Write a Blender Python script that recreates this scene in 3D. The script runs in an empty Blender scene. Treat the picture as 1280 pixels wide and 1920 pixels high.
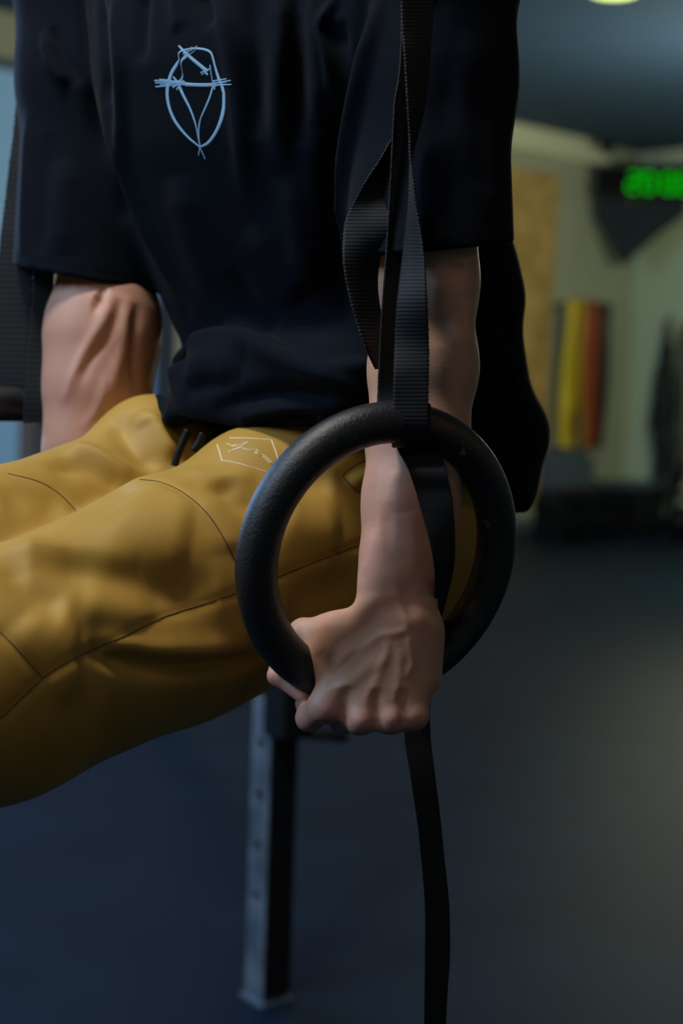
import bpy, bmesh, math, random
import numpy as np
import openvdb
from mathutils import Vector, Matrix
from mathutils.bvhtree import BVHTree
random.seed(4); rng = np.random.default_rng(4)
SC = bpy.context.scene; COL = SC.collection
R = math.radians
# ------------------------------------------------------------------ camera
FPX = 50 / 36 * 1920
CAM = Vector((0, 0, 1.2))
CM = Matrix.Rotation(R(90 - 5.08), 3, 'X') @ Matrix.Rotation(R(2.0), 3, 'Z')
cd = bpy.data.cameras.new('camera'); cam = bpy.data.objects.new('camera', cd); COL.objects.link(cam)
cd.sensor_fit = 'VERTICAL'; cd.sensor_height = 36; cd.lens = 50; cd.clip_end = 60; cd.clip_start = .05
cam.matrix_world = Matrix.Translation(CAM) @ CM.to_4x4()
cd.dof.use_dof = True; cd.dof.focus_distance = 1.16; cd.dof.aperture_fstop = 3.4
SC.camera = cam
# ------------------------------------------------------------------ colour management, world, lights
SC.view_settings.view_transform = 'Standard'; SC.view_settings.look = 'None'
SC.view_settings.gamma = 1; SC.view_settings.use_curve_mapping = False
SC.view_settings.exposure = 0.0
w = bpy.data.worlds.new('world'); SC.world = w; w.use_nodes = True
w.node_tree.nodes['Background'].inputs[0].default_value = (.10, .16, .25, 1)
w.node_tree.nodes['Background'].inputs[1].default_value = 0.018
def area(name, loc, target, size, power, col, sy=None, spread=180):
    d = bpy.data.lights.new(name, 'AREA'); d.energy = power; d.color = col; d.size = size
    if sy: d.shape = 'RECTANGLE'; d.size_y = sy
    d.spread = R(spread)
    o = bpy.data.objects.new(name, d); COL.objects.link(o); o.location = loc
    o.rotation_euler = (Vector(target) - Vector(loc)).to_track_quat('-Z', 'Y').to_euler()
    return o
area('daylight_door_light', (-2.6, .45, 3.0), (0, 1.3, 1.0), .9, 62, (.46, .72, 1), 1.2)
area('ceiling_lamp_light', (-.75, .95, 3.25), (-.15, 1.35, .9), .35, 36, (1, .92, .80), .35)
area('front_fill_light', (-.95, -.7, 2.7), (0, 1.2, 1.0), .7, 6.0, (1, .82, .70), .7)  # added soft fill for the hand and forearm, no fixture stands here
area('side_lamp_light', (2.4, .9, 2.4), (.1, 1.2, .9), .3, 1.6, (1, .55, .28), .3)
def point(name, loc, power, col, rad):
    d = bpy.data.lights.new(name, 'POINT'); d.energy = power; d.color = col; d.shadow_soft_size = rad
    o = bpy.data.objects.new(name, d); COL.objects.link(o); o.location = loc; return o
point('rear_lamp_light', (2.5, 8.7, 2.25), 105, (.93, 1, .68), .15)
point('hall_lamp_light', (-1.2, 7.2, 2.8), 20, (.95, .95, .80), .15)
area('floor_daylight', (-3.4, 5.0, 2.3), (1.5, 3.6, .3), 1.4, 125, (.30, .56, 1), 1.4)

# ------------------------------------------------------------------ helpers
def ray(px, py):
    return CM @ Vector(((px - 640) / FPX, -(py - 960) / FPX, -1))
def P(px, py, d):
    return np.array(CAM + ray(px, py) * d)
def hit(px, py, p0, n):
    r = ray(px, py); n = Vector(n)
    return CAM + r * ((Vector(p0) - CAM).dot(n) / r.dot(n))
def ground(px, py): return hit(px, py, (0, 0, 0), (0, 0, 1))
def mat(name, col, rough=.6, metal=0, bump=None, var=None, sheen=0, sss=0, emit=None, spec=.5):
    m = bpy.data.materials.new(name); m.use_nodes = True
    nt = m.node_tree; b = nt.nodes['Principled BSDF']
    b.inputs['Base Color'].default_value = (*col, 1); b.inputs['Roughness'].default_value = rough
    b.inputs['Metallic'].default_value = metal; b.inputs['Specular IOR Level'].default_value = spec
    if sheen:
        b.inputs['Sheen Weight'].default_value = sheen; b.inputs['Sheen Roughness'].default_value = .4
    if sss:
        b.inputs['Subsurface Weight'].default_value = sss
        b.inputs['Subsurface Radius'].default_value = (.012, .005, .003); b.inputs['Subsurface Scale'].default_value = 1
    if emit:
        b.inputs['Emission Color'].default_value = (*emit[0], 1); b.inputs['Emission Strength'].default_value = emit[1]
    tc = nt.nodes.new('ShaderNodeTexCoord')
    if var:   # (scale, colour2, detail)
        n = nt.nodes.new('ShaderNodeTexNoise'); n.inputs['Scale'].default_value = var[0]; n.inputs['Detail'].default_value = var[2]
        nt.links.new(tc.outputs['Object'], n.inputs['Vector'])
        r = nt.nodes.new('ShaderNodeValToRGB'); r.color_ramp.elements[0].position = .35; r.color_ramp.elements[1].position = .65
        r.color_ramp.elements[0].color = (*col, 1); r.color_ramp.elements[1].color = (*var[1], 1)
        nt.links.new(n.outputs['Fac'], r.inputs['Fac']); nt.links.new(r.outputs['Color'], b.inputs['Base Color'])
    if bump:  # list of (scale, strength, distance)
        prev = None
        for s, st, di in bump:
            n = nt.nodes.new('ShaderNodeTexNoise'); n.inputs['Scale'].default_value = s; n.inputs['Detail'].default_value = 3
            nt.links.new(tc.outputs['Object'], n.inputs['Vector'])
            bp = nt.nodes.new('ShaderNodeBump'); bp.inputs['Strength'].default_value = st; bp.inputs['Distance'].default_value = di
            nt.links.new(n.outputs['Fac'], bp.inputs['Height'])
            if prev: nt.links.new(prev.outputs['Normal'], bp.inputs['Normal'])
            prev = bp
        nt.links.new(prev.outputs['Normal'], b.inputs['Normal'])
    return m
def tag(o, label=None, cat=None, group=None, kind=None):
    if label: o['label'] = label
    if cat: o['category'] = cat
    if group: o['group'] = group
    if kind: o['kind'] = kind
    return o
def mesh_obj(name, V, Fs, m, parent=None, smooth=True):
    me = bpy.data.meshes.new(name); me.from_pydata([tuple(map(float, v)) for v in V], [], [tuple(map(int, f)) for f in Fs]); me.update()
    if smooth: me.polygons.foreach_set('use_smooth', [True] * len(me.polygons))
    o = bpy.data.objects.new(name, me); COL.objects.link(o)
    if m: me.materials.append(m)
    if parent: o.parent = parent; o.matrix_parent_inverse = parent.matrix_world.inverted()
    return o
def bm_obj(name, bm, m, parent=None, smooth=False):
    bmesh.ops.recalc_face_normals(bm, faces=bm.faces)
    me = bpy.data.meshes.new(name); bm.to_mesh(me); bm.free()
    if smooth: me.polygons.foreach_set('use_smooth', [True] * len(me.polygons))
    o = bpy.data.objects.new(name, me); COL.objects.link(o); me.materials.append(m)
    if parent: o.parent = parent; o.matrix_parent_inverse = parent.matrix_world.inverted()
    return o
def box_bm(c, size, rot=None, bev=0.0, bm=None):
    bm2 = bmesh.new(); bmesh.ops.create_cube(bm2, size=1)
    bmesh.ops.scale(bm2, vec=size, verts=bm2.verts)
    if bev: bmesh.ops.bevel(bm2, geom=bm2.edges[:], offset=bev, segments=2, profile=.7, affect='EDGES')
    M = Matrix.Translation(Vector(c)) @ (rot.to_4x4() if rot else Matrix.Identity(4))
    bmesh.ops.transform(bm2, matrix=M, verts=bm2.verts)
    if bm is None: return bm2
    tmp = bpy.data.meshes.new('t'); bm2.to_mesh(tmp); bm2.free(); bm.from_mesh(tmp); bpy.data.meshes.remove(tmp)
    return bm
def cyl_bm(a, b, ra, rb=None, n=20, bev=0, bm=None):
    a = Vector(a); b = Vector(b); rb = ra if rb is None else rb
    bm2 = bmesh.new(); bmesh.ops.create_cone(bm2, cap_ends=True, segments=n, radius1=ra, radius2=rb, depth=(b - a).length)
    if bev: bmesh.ops.bevel(bm2, geom=[e for e in bm2.edges if len(e.link_faces) == 2 and any(len(f.verts) > 4 for f in e.link_faces)], offset=bev, segments=2, affect='EDGES')
    q = (b - a).to_track_quat('Z', 'Y')
    bmesh.ops.transform(bm2, matrix=Matrix.Translation((a + b) / 2) @ q.to_matrix().to_4x4(), verts=bm2.verts)
    if bm is None: return bm2
    tmp = bpy.data.meshes.new('t'); bm2.to_mesh(tmp); bm2.free(); bm.from_mesh(tmp); bpy.data.meshes.remove(tmp)
    return bm
def catmull(pts, n=12):
    pts = np.array(pts, float)
    if len(pts) < 3: return np.array([pts[0] + (pts[-1] - pts[0]) * t for t in np.linspace(0, 1, n + 1)])
    Q = np.vstack([2 * pts[0] - pts[1], pts, 2 * pts[-1] - pts[-2]]); out = []
    for i in range(1, len(Q) - 2):
        p0, p1, p2, p3 = Q[i - 1:i + 3]
        for t in np.linspace(0, 1, n, endpoint=False):
            out.append(.5 * ((2 * p1) + (-p0 + p2) * t + (2 * p0 - 5 * p1 + 4 * p2 - p3) * t * t + (-p0 + 3 * p1 - 3 * p2 + p3) * t ** 3))
    out.append(Q[-2]); return np.array(out)
def tube(name, pts, rad, m, parent=None, n=10, smooth_n=8, closed=False):
    C = catmull(pts, smooth_n) if smooth_n else np.array(pts, float)
    rad = np.interp(np.linspace(0, 1, len(C)), np.linspace(0, 1, len(rad)), rad) if hasattr(rad, '__len__') else np.full(len(C), rad)
    T = np.gradient(C, axis=0); T /= np.linalg.norm(T, axis=1)[:, None]
    up = np.array([0, 0, 1.0]) if abs(T[0][2]) < .9 else np.array([1.0, 0, 0]); V = []; Fs = []
    N = up - T[0] * up.dot(T[0]); N /= np.linalg.norm(N)
    for i, c in enumerate(C):
        N = N - T[i] * N.dot(T[i]); N /= np.linalg.norm(N); B = np.cross(T[i], N)
        for k in range(n):
            a = 2 * math.pi * k / n; V.append(c + rad[i] * (math.cos(a) * N + math.sin(a) * B))
    for i in range(len(C) - 1):
        for k in range(n):
            Fs.append((i * n + k, i * n + (k + 1) % n, (i + 1) * n + (k + 1) % n, (i + 1) * n + k))
    Fs.append(tuple(range(n))[::-1]); Fs.append(tuple((len(C) - 1) * n + k for k in range(n)))
    return mesh_obj(name, V, Fs, m, parent)

# ------------------------------------------------------------------ implicit surface modelling
class Body:
    """ordered list of shapes blended together: round cones, lofts, cuts"""
    def __init__(s): s.ops = []
    def cone(s, a, b, ra, rb, k=.02, sq=None, op='u'):
        a = np.array(a, float); b = np.array(b, float)
        if sq is not None:
            ax = np.array(sq[0], float); ax /= np.linalg.norm(ax); g = 1 - 1 / sq[1]
        def f(X, a=a, b=b):
            if sq is not None:
                X = X - np.outer((X - a) @ ax, ax) * g
                b = b - ((b - a) @ ax) * g * ax
            ab = b - a; L = max(ab @ ab, 1e-9)
            t = np.clip(((X - a) @ ab) / L, 0, 1)
            return np.linalg.norm(X - a - t[:, None] * ab, axis=1) - (ra + (rb - ra) * t)
        s.ops.append((op, f, k)); return s
    def chain(s, pts, k=.02, kj=None, sq=None, op='u'):
        for i in range(len(pts) - 1):
            s.cone(pts[i][0], pts[i + 1][0], pts[i][1], pts[i + 1][1], k if i == 0 else (kj or .012), sq, op)
        return s
    def ball(s, c, r, k=.02, sq=None, op='u'): return s.cone(c, np.array(c) + 1e-4, r, r, k, sq, op)
    def add(s, f, k=.02, op='u'): s.ops.append((op, f, k)); return s
    def eval(s, X, mask=None):
        d = np.full(len(X), 1e3)
        for i, (op, f, k) in enumerate(s.ops):
            if mask is not None:
                m = mask[:, i]
                if not m.any(): continue
                e = f(X[m]); c = d[m]
            else: m = slice(None); e = f(X); c = d
            if op == 'u': h = np.maximum(k - np.abs(c - e), 0) / k; r = np.minimum(c, e) - h * h * k / 4
            elif op == 's': e = -e; h = np.maximum(k - np.abs(c - e), 0) / k; r = np.maximum(c, e) + h * h * k / 4
            else: h = np.maximum(k - np.abs(c - e), 0) / k; r = np.maximum(c, e) + h * h * k / 4
            d[m] = r
        return d
    def build(s, lo, hi, h):
        B = 8; bs = B * h; lo = np.array(lo); n = np.ceil((np.array(hi) - lo) / bs).astype(int)
        I = np.stack(np.meshgrid(*[np.arange(k) for k in n], indexing='ij'), -1).reshape(-1, 3)
        cen = lo + (I + .5) * bs - h / 2
        D = np.stack([f(cen) for _, f, _ in s.ops], 1)
        tot = s.eval(cen)
        reach = bs * .87 * 1.9
        act = np.abs(tot) < reach; ins = (~act) & (tot < 0)
        g = openvdb.FloatGrid(1.0)
        for i in I[ins]: a = tuple(int(v) for v in i * B); g.fill(a, tuple(v + B - 1 for v in a), -1.0)
        off = np.stack(np.meshgrid(*[np.arange(B)] * 3, indexing='ij'), -1).reshape(-1, 3)
        Ia = I[act]; Da = D[act]; ks = np.array([k for *_, k in s.ops])
        un = np.array([op == 'u' for op, *_ in s.ops])
        mn = np.where(un, Da, 1e3).min(1)
        M = (Da < mn[:, None] + 2 * reach + ks) | ~un
        for c in range(0, len(Ia), 400):
            ii = Ia[c:c + 400]
            X = (lo + (ii[:, None, :] * B + off[None]) * h).reshape(-1, 3)
            v = s.eval(X, np.repeat(M[c:c + 400], B ** 3, axis=0)).reshape(len(ii), B, B, B).astype(np.float32)
            for q, i in enumerate(ii): g.copyFromArray(np.ascontiguousarray(v[q]), ijk=tuple(int(t) for t in i * B))
        p, tri, quad = g.convertToPolygons(isovalue=0.0)
        V = lo + p.astype(float) * h
        Fs = [tuple(q) for q in quad.tolist()] + [tuple(t) for t in tri.tolist()]
        q = quad[:2000]; nn = np.cross(V[q[:, 1]] - V[q[:, 0]], V[q[:, 3]] - V[q[:, 0]]); c0 = V[q].mean(1)
        e = 1e-3; gr = s.eval(c0 + nn / (np.linalg.norm(nn, axis=1)[:, None] + 1e-12) * e) - s.eval(c0)
        if (gr > 0).mean() < .5: Fs = [f[::-1] for f in Fs]
        return V, Fs
    def project(s, V, it=2):
        e = 5e-4
        for _ in range(it):
            d = s.eval(V); G = np.stack([s.eval(V + np.eye(3)[i] * e) - d for i in range(3)], 1) / e
            gn = np.linalg.norm(G, axis=1)[:, None] + 1e-9
            V = V - np.clip(d[:, None] / gn, -.002, .002) * G / gn
        return V
def loft(slices, Rt, Fw, ex=2.2, grow=0.0):
    """slices: (z, cx, cy, a, b) elliptical sections with axes Rt (a) and Fw (b)"""
    S = np.array(sorted(slices)); zz = np.linspace(S[0, 0], S[-1, 0], 160)
    T = np.stack([np.interp(zz, S[:, 0], S[:, i]) for i in range(5)], 1)
    ker = np.ones(7) / 7
    for i in range(1, 5): T[:, i] = np.convolve(np.pad(T[:, i], 3, mode='edge'), ker, 'valid')
    def f(X):
        z = X[:, 2]; cx, cy, a, b = [np.interp(z, zz, T[:, i]) for i in range(1, 5)]
        a = a + grow; b = b + grow
        dx = X[:, 0] - cx; dy = X[:, 1] - cy
        u = dx * Rt[0] + dy * Rt[1]; v = dx * Fw[0] + dy * Fw[1]
        r = (np.abs(u / a) ** ex + np.abs(v / b) ** ex) ** (1 / ex)
        d = (r - 1) * np.minimum(a, b)
        return np.maximum(d, np.maximum(z - S[-1, 0] - grow, S[0, 0] - z - grow))
    return f
class Sculpt:
    """pushes the vertices of a mesh along strokes laid on its surface"""
    def __init__(s, V, Fs):
        s.V = np.array(V, float); s.F = Fs; s.refresh()
    def refresh(s):
        s.bvh = BVHTree.FromPolygons([tuple(v) for v in s.V], s.F, epsilon=0)
        Q = np.array([f if len(f) == 4 else (f[0], f[1], f[2], f[2]) for f in s.F])
        s.Q = Q
        nn = np.cross(s.V[Q[:, 2]] - s.V[Q[:, 0]], s.V[Q[:, 3]] - s.V[Q[:, 1]])
        t = np.cross(s.V[Q[:, 1]] - s.V[Q[:, 0]], s.V[Q[:, 2]] - s.V[Q[:, 0]])
        nn = np.where((np.linalg.norm(nn, axis=1) < 1e-12)[:, None], t, nn)
        N = np.zeros_like(s.V)
        for k in range(4): np.add.at(N, Q[:, k], nn)
        s.N = N / (np.linalg.norm(N, axis=1)[:, None] + 1e-12)
    def on(s, px, py):
        h = s.bvh.ray_cast(CAM, ray(px, py).normalized())
        return (np.array(h[0]), np.array(h[1])) if h[0] is not None else None
    def line(s, pts, n=8):
        out = [s.on(x, y) for x, y in (catmull(pts, n) if len(pts) > 1 else pts)]
        out = [o for o in out if o is not None]
        return np.array([o[0] for o in out]), np.array([o[1] for o in out])
    def stroke(s, pts, wd, amp, taper=True, prof=2, n=8):
        L, N = s.line(pts, n)
        if len(L) == 0: return
        lo = L.min(0) - 3.2 * wd; hi = L.max(0) + 3.2 * wd
        idx = np.where(np.all((s.V > lo) & (s.V < hi), axis=1))[0]
        if len(idx) == 0: return
        X = s.V[idx]; best = np.full(len(X), 9.0); tt = np.zeros(len(X)); bn = np.zeros((len(X), 3)) + N.mean(0)
        m = max(len(L) - 1, 1)
        for i in range(m):
            a = L[i]; b = L[min(i + 1, len(L) - 1)]; ab = b - a; q = max(ab @ ab, 1e-12)
            if len(L) > 1 and q > .0016: continue
            t = np.clip((X - a) @ ab / q, 0, 1); d = np.linalg.norm(X - a - t[:, None] * ab, axis=1)
            w_ = d < best; best[w_] = d[w_]; tt[w_] = (i + t[w_]) / m; bn[w_] = N[i]
        wgt = np.exp(-(best / wd) ** prof)
        if taper and len(L) > 1: wgt *= np.clip(np.sin(math.pi * tt) * 1.6, 0, 1) ** .8
        wgt *= np.clip((np.einsum('ij,ij->i', s.N[idx], bn) + .1) * 2, 0, 1)
        s.V[idx] += s.N[idx] * (wgt * amp)[:, None]
    def strokes(s, L):
        for q in L: s.stroke(*q)
        s.refresh()
    def smooth(s, it=1, mask=None):
        for _ in range(it):
            A = np.zeros_like(s.V); C = np.zeros(len(s.V))
            for k in range(4):
                np.add.at(A, s.Q[:, k], s.V[s.Q[:, (k + 1) % 4]]); np.add.at(C, s.Q[:, k], 1)
                np.add.at(A, s.Q[:, (k + 1) % 4], s.V[s.Q[:, k]]); np.add.at(C, s.Q[:, (k + 1) % 4], 1)
            Nw = s.V * .5 + .5 * A / C[:, None]
            s.V = Nw if mask is None else np.where(mask[:, None], Nw, s.V)
    def ribbon(s, strokes, lift, name, m, parent):
        """flat print or thread following the surface; strokes: (pts px, width px)"""
        V = []; Fs = []
        for pts, wpx in strokes:
            L, N = s.line(pts, 6)
            if len(L) < 2: continue
            T = np.gradient(L, axis=0); T /= np.linalg.norm(T, axis=1)[:, None] + 1e-9
            S_ = np.cross(T, N); S_ /= np.linalg.norm(S_, axis=1)[:, None] + 1e-9
            wp = np.interp(np.linspace(0, 1, len(L)), np.linspace(0, 1, len(wpx)), wpx) if hasattr(wpx, '__len__') else np.full(len(L), wpx)
            hw = wp * np.linalg.norm(L - np.array(CAM), axis=1) / FPX / 2; b0 = len(V)
            for i in range(len(L)):
                V += [L[i] - S_[i] * hw[i] + N[i] * lift * .2, L[i] + N[i] * lift, L[i] + S_[i] * hw[i] + N[i] * lift * .2]
            for i in range(len(L) - 1):
                a = b0 + 3 * i; Fs += [(a, a + 1, a + 4, a + 3), (a + 1, a + 2, a + 5, a + 4)]
        return mesh_obj(name, V, Fs, m, parent)

# ------------------------------------------------------------------ materials
def floor_mat():
    m = mat('rubber_floor', (.0045, .0115, .0250), .50, bump=[(900, .25, .002), (60, .10, .004)], var=(3.0, (.0070, .0170, .0340), 6), spec=.10)
    return m
M_floor = floor_mat()
M_wall = mat('wall_paint', (.46, .45, .33), .9, bump=[(40, .1, .01)], var=(1.2, (.50, .49, .37), 4))
M_wallb = mat('wall_paint_green', (.55, .64, .46), .9, bump=[(40, .1, .01)])
M_ceil = mat('ceiling_paint', (.032, .070, .150), .9)
M_cream = mat('cream_moulding', (.90, .86, .62), .6)
M_brown = mat('brown_trim', (.10, .06, .04), .6)
M_black = mat('black_powder_coat', (.007, .008, .010), .5, bump=[(300, .15, .001)], spec=.2)
M_steel = mat('blue_grey_steel', (.20, .25, .30), .45, .3, bump=[(30, .2, .002)], var=(14, (.09, .12, .16), 5))
M_web = mat('black_webbing', (.0045, .0075, .0115), .6, bump=[(1500, .3, .0004)], sheen=.05, spec=.25)
M_shirt = mat('black_cotton_jersey', (.0022, .0048, .0105), .9, bump=[(1400, .35, .0005), (260, .12, .001)], sheen=.03, spec=.10)
M_print = mat('pale_blue_screen_print', (.30, .53, .78), .6, bump=[(900, .2, .0003)])
M_thread = mat('cream_thread', (.80, .72, .52), .7, bump=[(1800, .6, .0006)])
M_seam = mat('seam_fold_shade', (.07, .04, .008), .9)  # fold shade along the seams, put into a dark colour
M_skin = mat('skin', (.52, .295, .205), .54, bump=[(700, .22, .0006), (160, .10, .001)], var=(26, (.54, .315, .225), 4), sss=.12)
M_hair = mat('dark_hair', (.015, .010, .008), .5, bump=[(400, .8, .003)])
M_eye = mat('eye_white', (.7, .68, .65), .2)

def trouser_mat():
    m = mat('ochre_twill', (.40, .235, .038), .55, bump=[(2400, .22, .0004)], var=(9, (.45, .27, .05), 3), sheen=.12, spec=.38)
    nt = m.node_tree; b = nt.nodes['Principled BSDF']
    b.inputs['Sheen Tint'].default_value = (1, .8, .4, 1)
    tc = [n for n in nt.nodes if n.type == 'TEX_COORD'][0]
    prev = b.inputs['Normal'].links[0].from_socket
    for rot in ():
        mp = nt.nodes.new('ShaderNodeMapping'); mp.inputs['Rotation'].default_value = rot
        wv = nt.nodes.new('ShaderNodeTexWave'); wv.inputs['Scale'].default_value = 260; wv.inputs['Distortion'].default_value = 1.2
        bp = nt.nodes.new('ShaderNodeBump'); bp.inputs['Strength'].default_value = .35; bp.inputs['Distance'].default_value = .0005
        nt.links.new(tc.outputs['Object'], mp.inputs['Vector']); nt.links.new(mp.outputs['Vector'], wv.inputs['Vector'])
        nt.links.new(wv.outputs['Fac'], bp.inputs['Height']); nt.links.new(prev, bp.inputs['Normal']); prev = bp.outputs['Normal']
    nt.links.new(prev, b.inputs['Normal'])
    return m
M_trous = trouser_mat()
def ring_mat():
    m = mat('black_ring_coating', (.006, .008, .012), .42, bump=[(420, .45, .0012), (1500, .4, .0006)], spec=.6)
    nt = m.node_tree; b = nt.nodes['Principled BSDF']; tc = [n for n in nt.nodes if n.type == 'TEX_COORD'][0]
    n = nt.nodes.new('ShaderNodeTexNoise'); n.inputs['Scale'].default_value = 130; n.inputs['Detail'].default_value = 9; n.inputs['Roughness'].default_value = .75
    n2 = nt.nodes.new('ShaderNodeTexNoise'); n2.inputs['Scale'].default_value = 22; n2.inputs['Detail'].default_value = 2
    mu = nt.nodes.new('ShaderNodeMath'); mu.operation = 'MULTIPLY'
    r = nt.nodes.new('ShaderNodeValToRGB'); r.color_ramp.elements[0].position = .36; r.color_ramp.elements[1].position = .46
    r.color_ramp.elements[0].color = (.006, .008, .012, 1); r.color_ramp.elements[1].color = (.16, .17, .18, 1)
    for k in (n, n2): nt.links.new(tc.outputs['Object'], k.inputs['Vector'])
    nt.links.new(n.outputs['Fac'], mu.inputs[0]); nt.links.new(n2.outputs['Fac'], mu.inputs[1])
    nt.links.new(mu.outputs[0], r.inputs['Fac']); nt.links.new(r.outputs['Color'], b.inputs['Base Color'])
    return m
M_ring = ring_mat()
def osb_mat():
    m = mat('chipboard', (.42, .24, .07), .8)
    nt = m.node_tree; b = nt.nodes['Principled BSDF']; tc = [n for n in nt.nodes if n.type == 'TEX_COORD'][0]
    v = nt.nodes.new('ShaderNodeTexVoronoi'); v.inputs['Scale'].default_value = 9
    r = nt.nodes.new('ShaderNodeValToRGB'); r.color_ramp.elements[0].color = (.42, .24, .065, 1); r.color_ramp.elements[1].color = (.74, .46, .16, 1)
    nt.links.new(tc.outputs['Object'], v.inputs['Vector']); nt.links.new(v.outputs['Color'], r.inputs['Fac']); nt.links.new(r.outputs['Color'], b.inputs['Base Color'])
    return m
M_osb = osb_mat()

# ------------------------------------------------------------------ the room
C0 = Vector((2.58, 13.1, 0)); e1 = Vector((-.740, -.673, 0)).normalized(); e2 = Vector((-e1.y, e1.x, 0)) ; H = 3.38
if e2.y > 0: e2 = -e2
LA, LB = 16.0, 12.0
def rp(a, b, z=0): return C0 + e1 * a + e2 * b + Vector((0, 0, z))
rotA = Matrix((e1, e2, Vector((0, 0, 1)))).transposed()
def rbox(name, a0, a1, b0, b1, z0, z1, m, parent=None, bev=0):
    return bm_obj(name, box_bm(rp((a0 + a1) / 2, (b0 + b1) / 2, (z0 + z1) / 2), (a1 - a0, b1 - b0, z1 - z0), rotA, bev), m, parent)
tag(rbox('floor', -.1, LA + .1, -.1, LB + .1, -.1, 0, M_floor), kind='structure')
tag(rbox('ceiling', -.1, LA + .1, -.1, LB + .1, H, H + .1, M_ceil), kind='structure')
# wall A (behind the athlete) has a big glazed opening at its left part
nA = e2; 
def onA(px, py, off=0.0): return hit(px, py, rp(0, off), e2)
def onB(px, py, off=0.0): return hit(px, py, rp(off, 0), e1)
def ab(p): q = Vector(p) - C0; return q.dot(e1), q.dot(e2), p[2]
aw0 = ab(onA(97, 400))[0]; aw1 = aw0 + 3.2; zt = ab(onA(30, 112))[2]; zb = .35
bm = bmesh.new()
for a0, a1, z0, z1 in ((-.1, aw0, 0, H), (aw1, LA + .1, 0, H), (aw0, aw1, 0, zb), (aw0, aw1, zt, H)):
    box_bm(rp((a0 + a1) / 2, -.05, (z0 + z1) / 2), (a1 - a0, .1, z1 - z0), rotA, 0, bm)
tag(bm_obj('wall_back', bm, M_wall), kind='structure')
tag(rbox('wall_right', -.1, 0, 0, LB + .1, 0, H, M_wallb), kind='structure')
tag(rbox('wall_left', LA, LA + .1, 0, LB + .1, 0, H, M_wall), kind='structure')
tag(rbox('wall_front', 0, LA, LB, LB + .1, 0, H, M_wall), kind='structure')
at = ab(onA(1128, 300))[0]
tag(rbox('trim_1', at, aw0 - .6, 0, .10, H - .19, H, M_cream, bev=.01), kind='structure')
tag(rbox('trim_2', 0, .05, .0, LB, H - .25, H - .14, M_brown, bev=.005), kind='structure')
# glazed opening
M_glow = mat('frosted_daylight_glass', (.3, .45, .6), .4, emit=((.075, .19, .33), .45))
win = tag(bm_obj('window_1', box_bm(rp((aw0 + aw1) / 2, -.06, (zt + zb) / 2), (aw1 - aw0, .02, zt - zb), rotA), M_glow), kind='structure')
M_frame = mat('grey_frame', (.10, .12, .15), .6)
for a0, a1, z0, z1 in ((aw0, aw0 + .06, zb, zt), (aw1 - .06, aw1, zb, zt), (aw0, aw1, zb, zb + .06), (aw0, aw1, zt - .06, zt), (aw0 + 1.55, aw0 + 1.61, zb, zt)):
    f = bm_obj('window_frame', box_bm(rp((a0 + a1) / 2, -.03, (z0 + z1) / 2), (a1 - a0, .08, z1 - z0), rotA, .006), M_frame, win)
# ------------------------------------------------------------------ background things
def shape_tag(o, *a, **k): return tag(o, *a, **k)
def empty(name, loc, label, cat, group=None):
    o = bpy.data.objects.new(name, None); COL.objects.link(o); o.location = loc; o.empty_display_size = .1
    bpy.context.view_layer.update(); return tag(o, label, cat, group)
# chipboard panel on the back wall
pa = ab(onA(1036, 500)); pz = ab(onA(1000, 322))
ob = empty('chipboard_panel', rp(pa[0] + .6, .012, 1.2), 'tall orange-brown chipboard panel fixed to the olive wall behind the shoulder', 'panel')
za, zb_ = .25, pz[2]
bm_obj('board', box_bm(rp(pa[0] + .61, .012, (za + zb_) / 2), (1.22, .022, zb_ - za), rotA, .003), M_osb, ob)
for zz_ in (za + .15, (za + zb_) / 2, zb_ - .15):
    for aa in (.08, 1.14):
        c = rp(pa[0] + aa, .023, zz_); bm_obj('screw', cyl_bm(c, c + e2 * .005, .012, n=12), M_steel, ob)
# LED timer with bracket in the corner
cc = Vector(P(1205, 344, 12.15))
rX = CM @ Vector((1, 0, 0)); rX.z = 0; rX.normalize(); rY = Vector((-rX.y, rX.x, 0)); rotC = Matrix((rX, rY, Vector((0, 0, 1)))).transposed()
cc = cc + rX * .02
tm = empty('wall_timer', cc, 'black LED gym timer with green digits high in the corner', 'timer')
bm_obj('case', box_bm(cc, (.86, .09, .27), rotC, .012), M_black, tm)
M_scr = mat('timer_window', (.003, .003, .004), .6, spec=.1)
bm_obj('display', box_bm(cc - rY * .047, (.82, .006, .22), rotC, .002), M_scr, tm)
M_led = mat('green_led', (0, .1, 0), .5, emit=((.0, .5, .0), 1.25), spec=.1)
SEG = {'0': 'abcdef', '1': 'bc', '2': 'abged', '8': 'abcdefg', ':': ':'}
x0 = -.155
for ch in '20:00':
    if ch == ':':
        for dz in (-.04, .04): bm_obj('colon_dot', box_bm(cc + rX * (x0 + .012) - rY * .053 + Vector((0, 0, dz)), (.02, .006, .02), rotC, 0), M_led, tm)
        x0 += .045; continue
    wd, hh = .085, .15; bm = bmesh.new(); c = cc + rX * (x0 + wd / 2) - rY * .053
    pos = {'a': (0, hh / 2, 1), 'g': (0, 0, 1), 'd': (0, -hh / 2, 1), 'b': (wd / 2, hh / 4, 0), 'c': (wd / 2, -hh / 4, 0), 'f': (-wd / 2, hh / 4, 0), 'e': (-wd / 2, -hh / 4, 0)}
    for k in SEG[ch]:
        u, v, hz = pos[k]; box_bm(c + rX * u + Vector((0, 0, v)), (wd * .8, .006, .02) if hz else (.02, .006, hh * .42), rotC, 0, bm)
    bm_obj('digit', bm, M_led, tm); x0 += .128
M_navy = mat('navy_steel_plate', (.011, .018, .030), .8, bump=[(50, .1, .002)])
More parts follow.
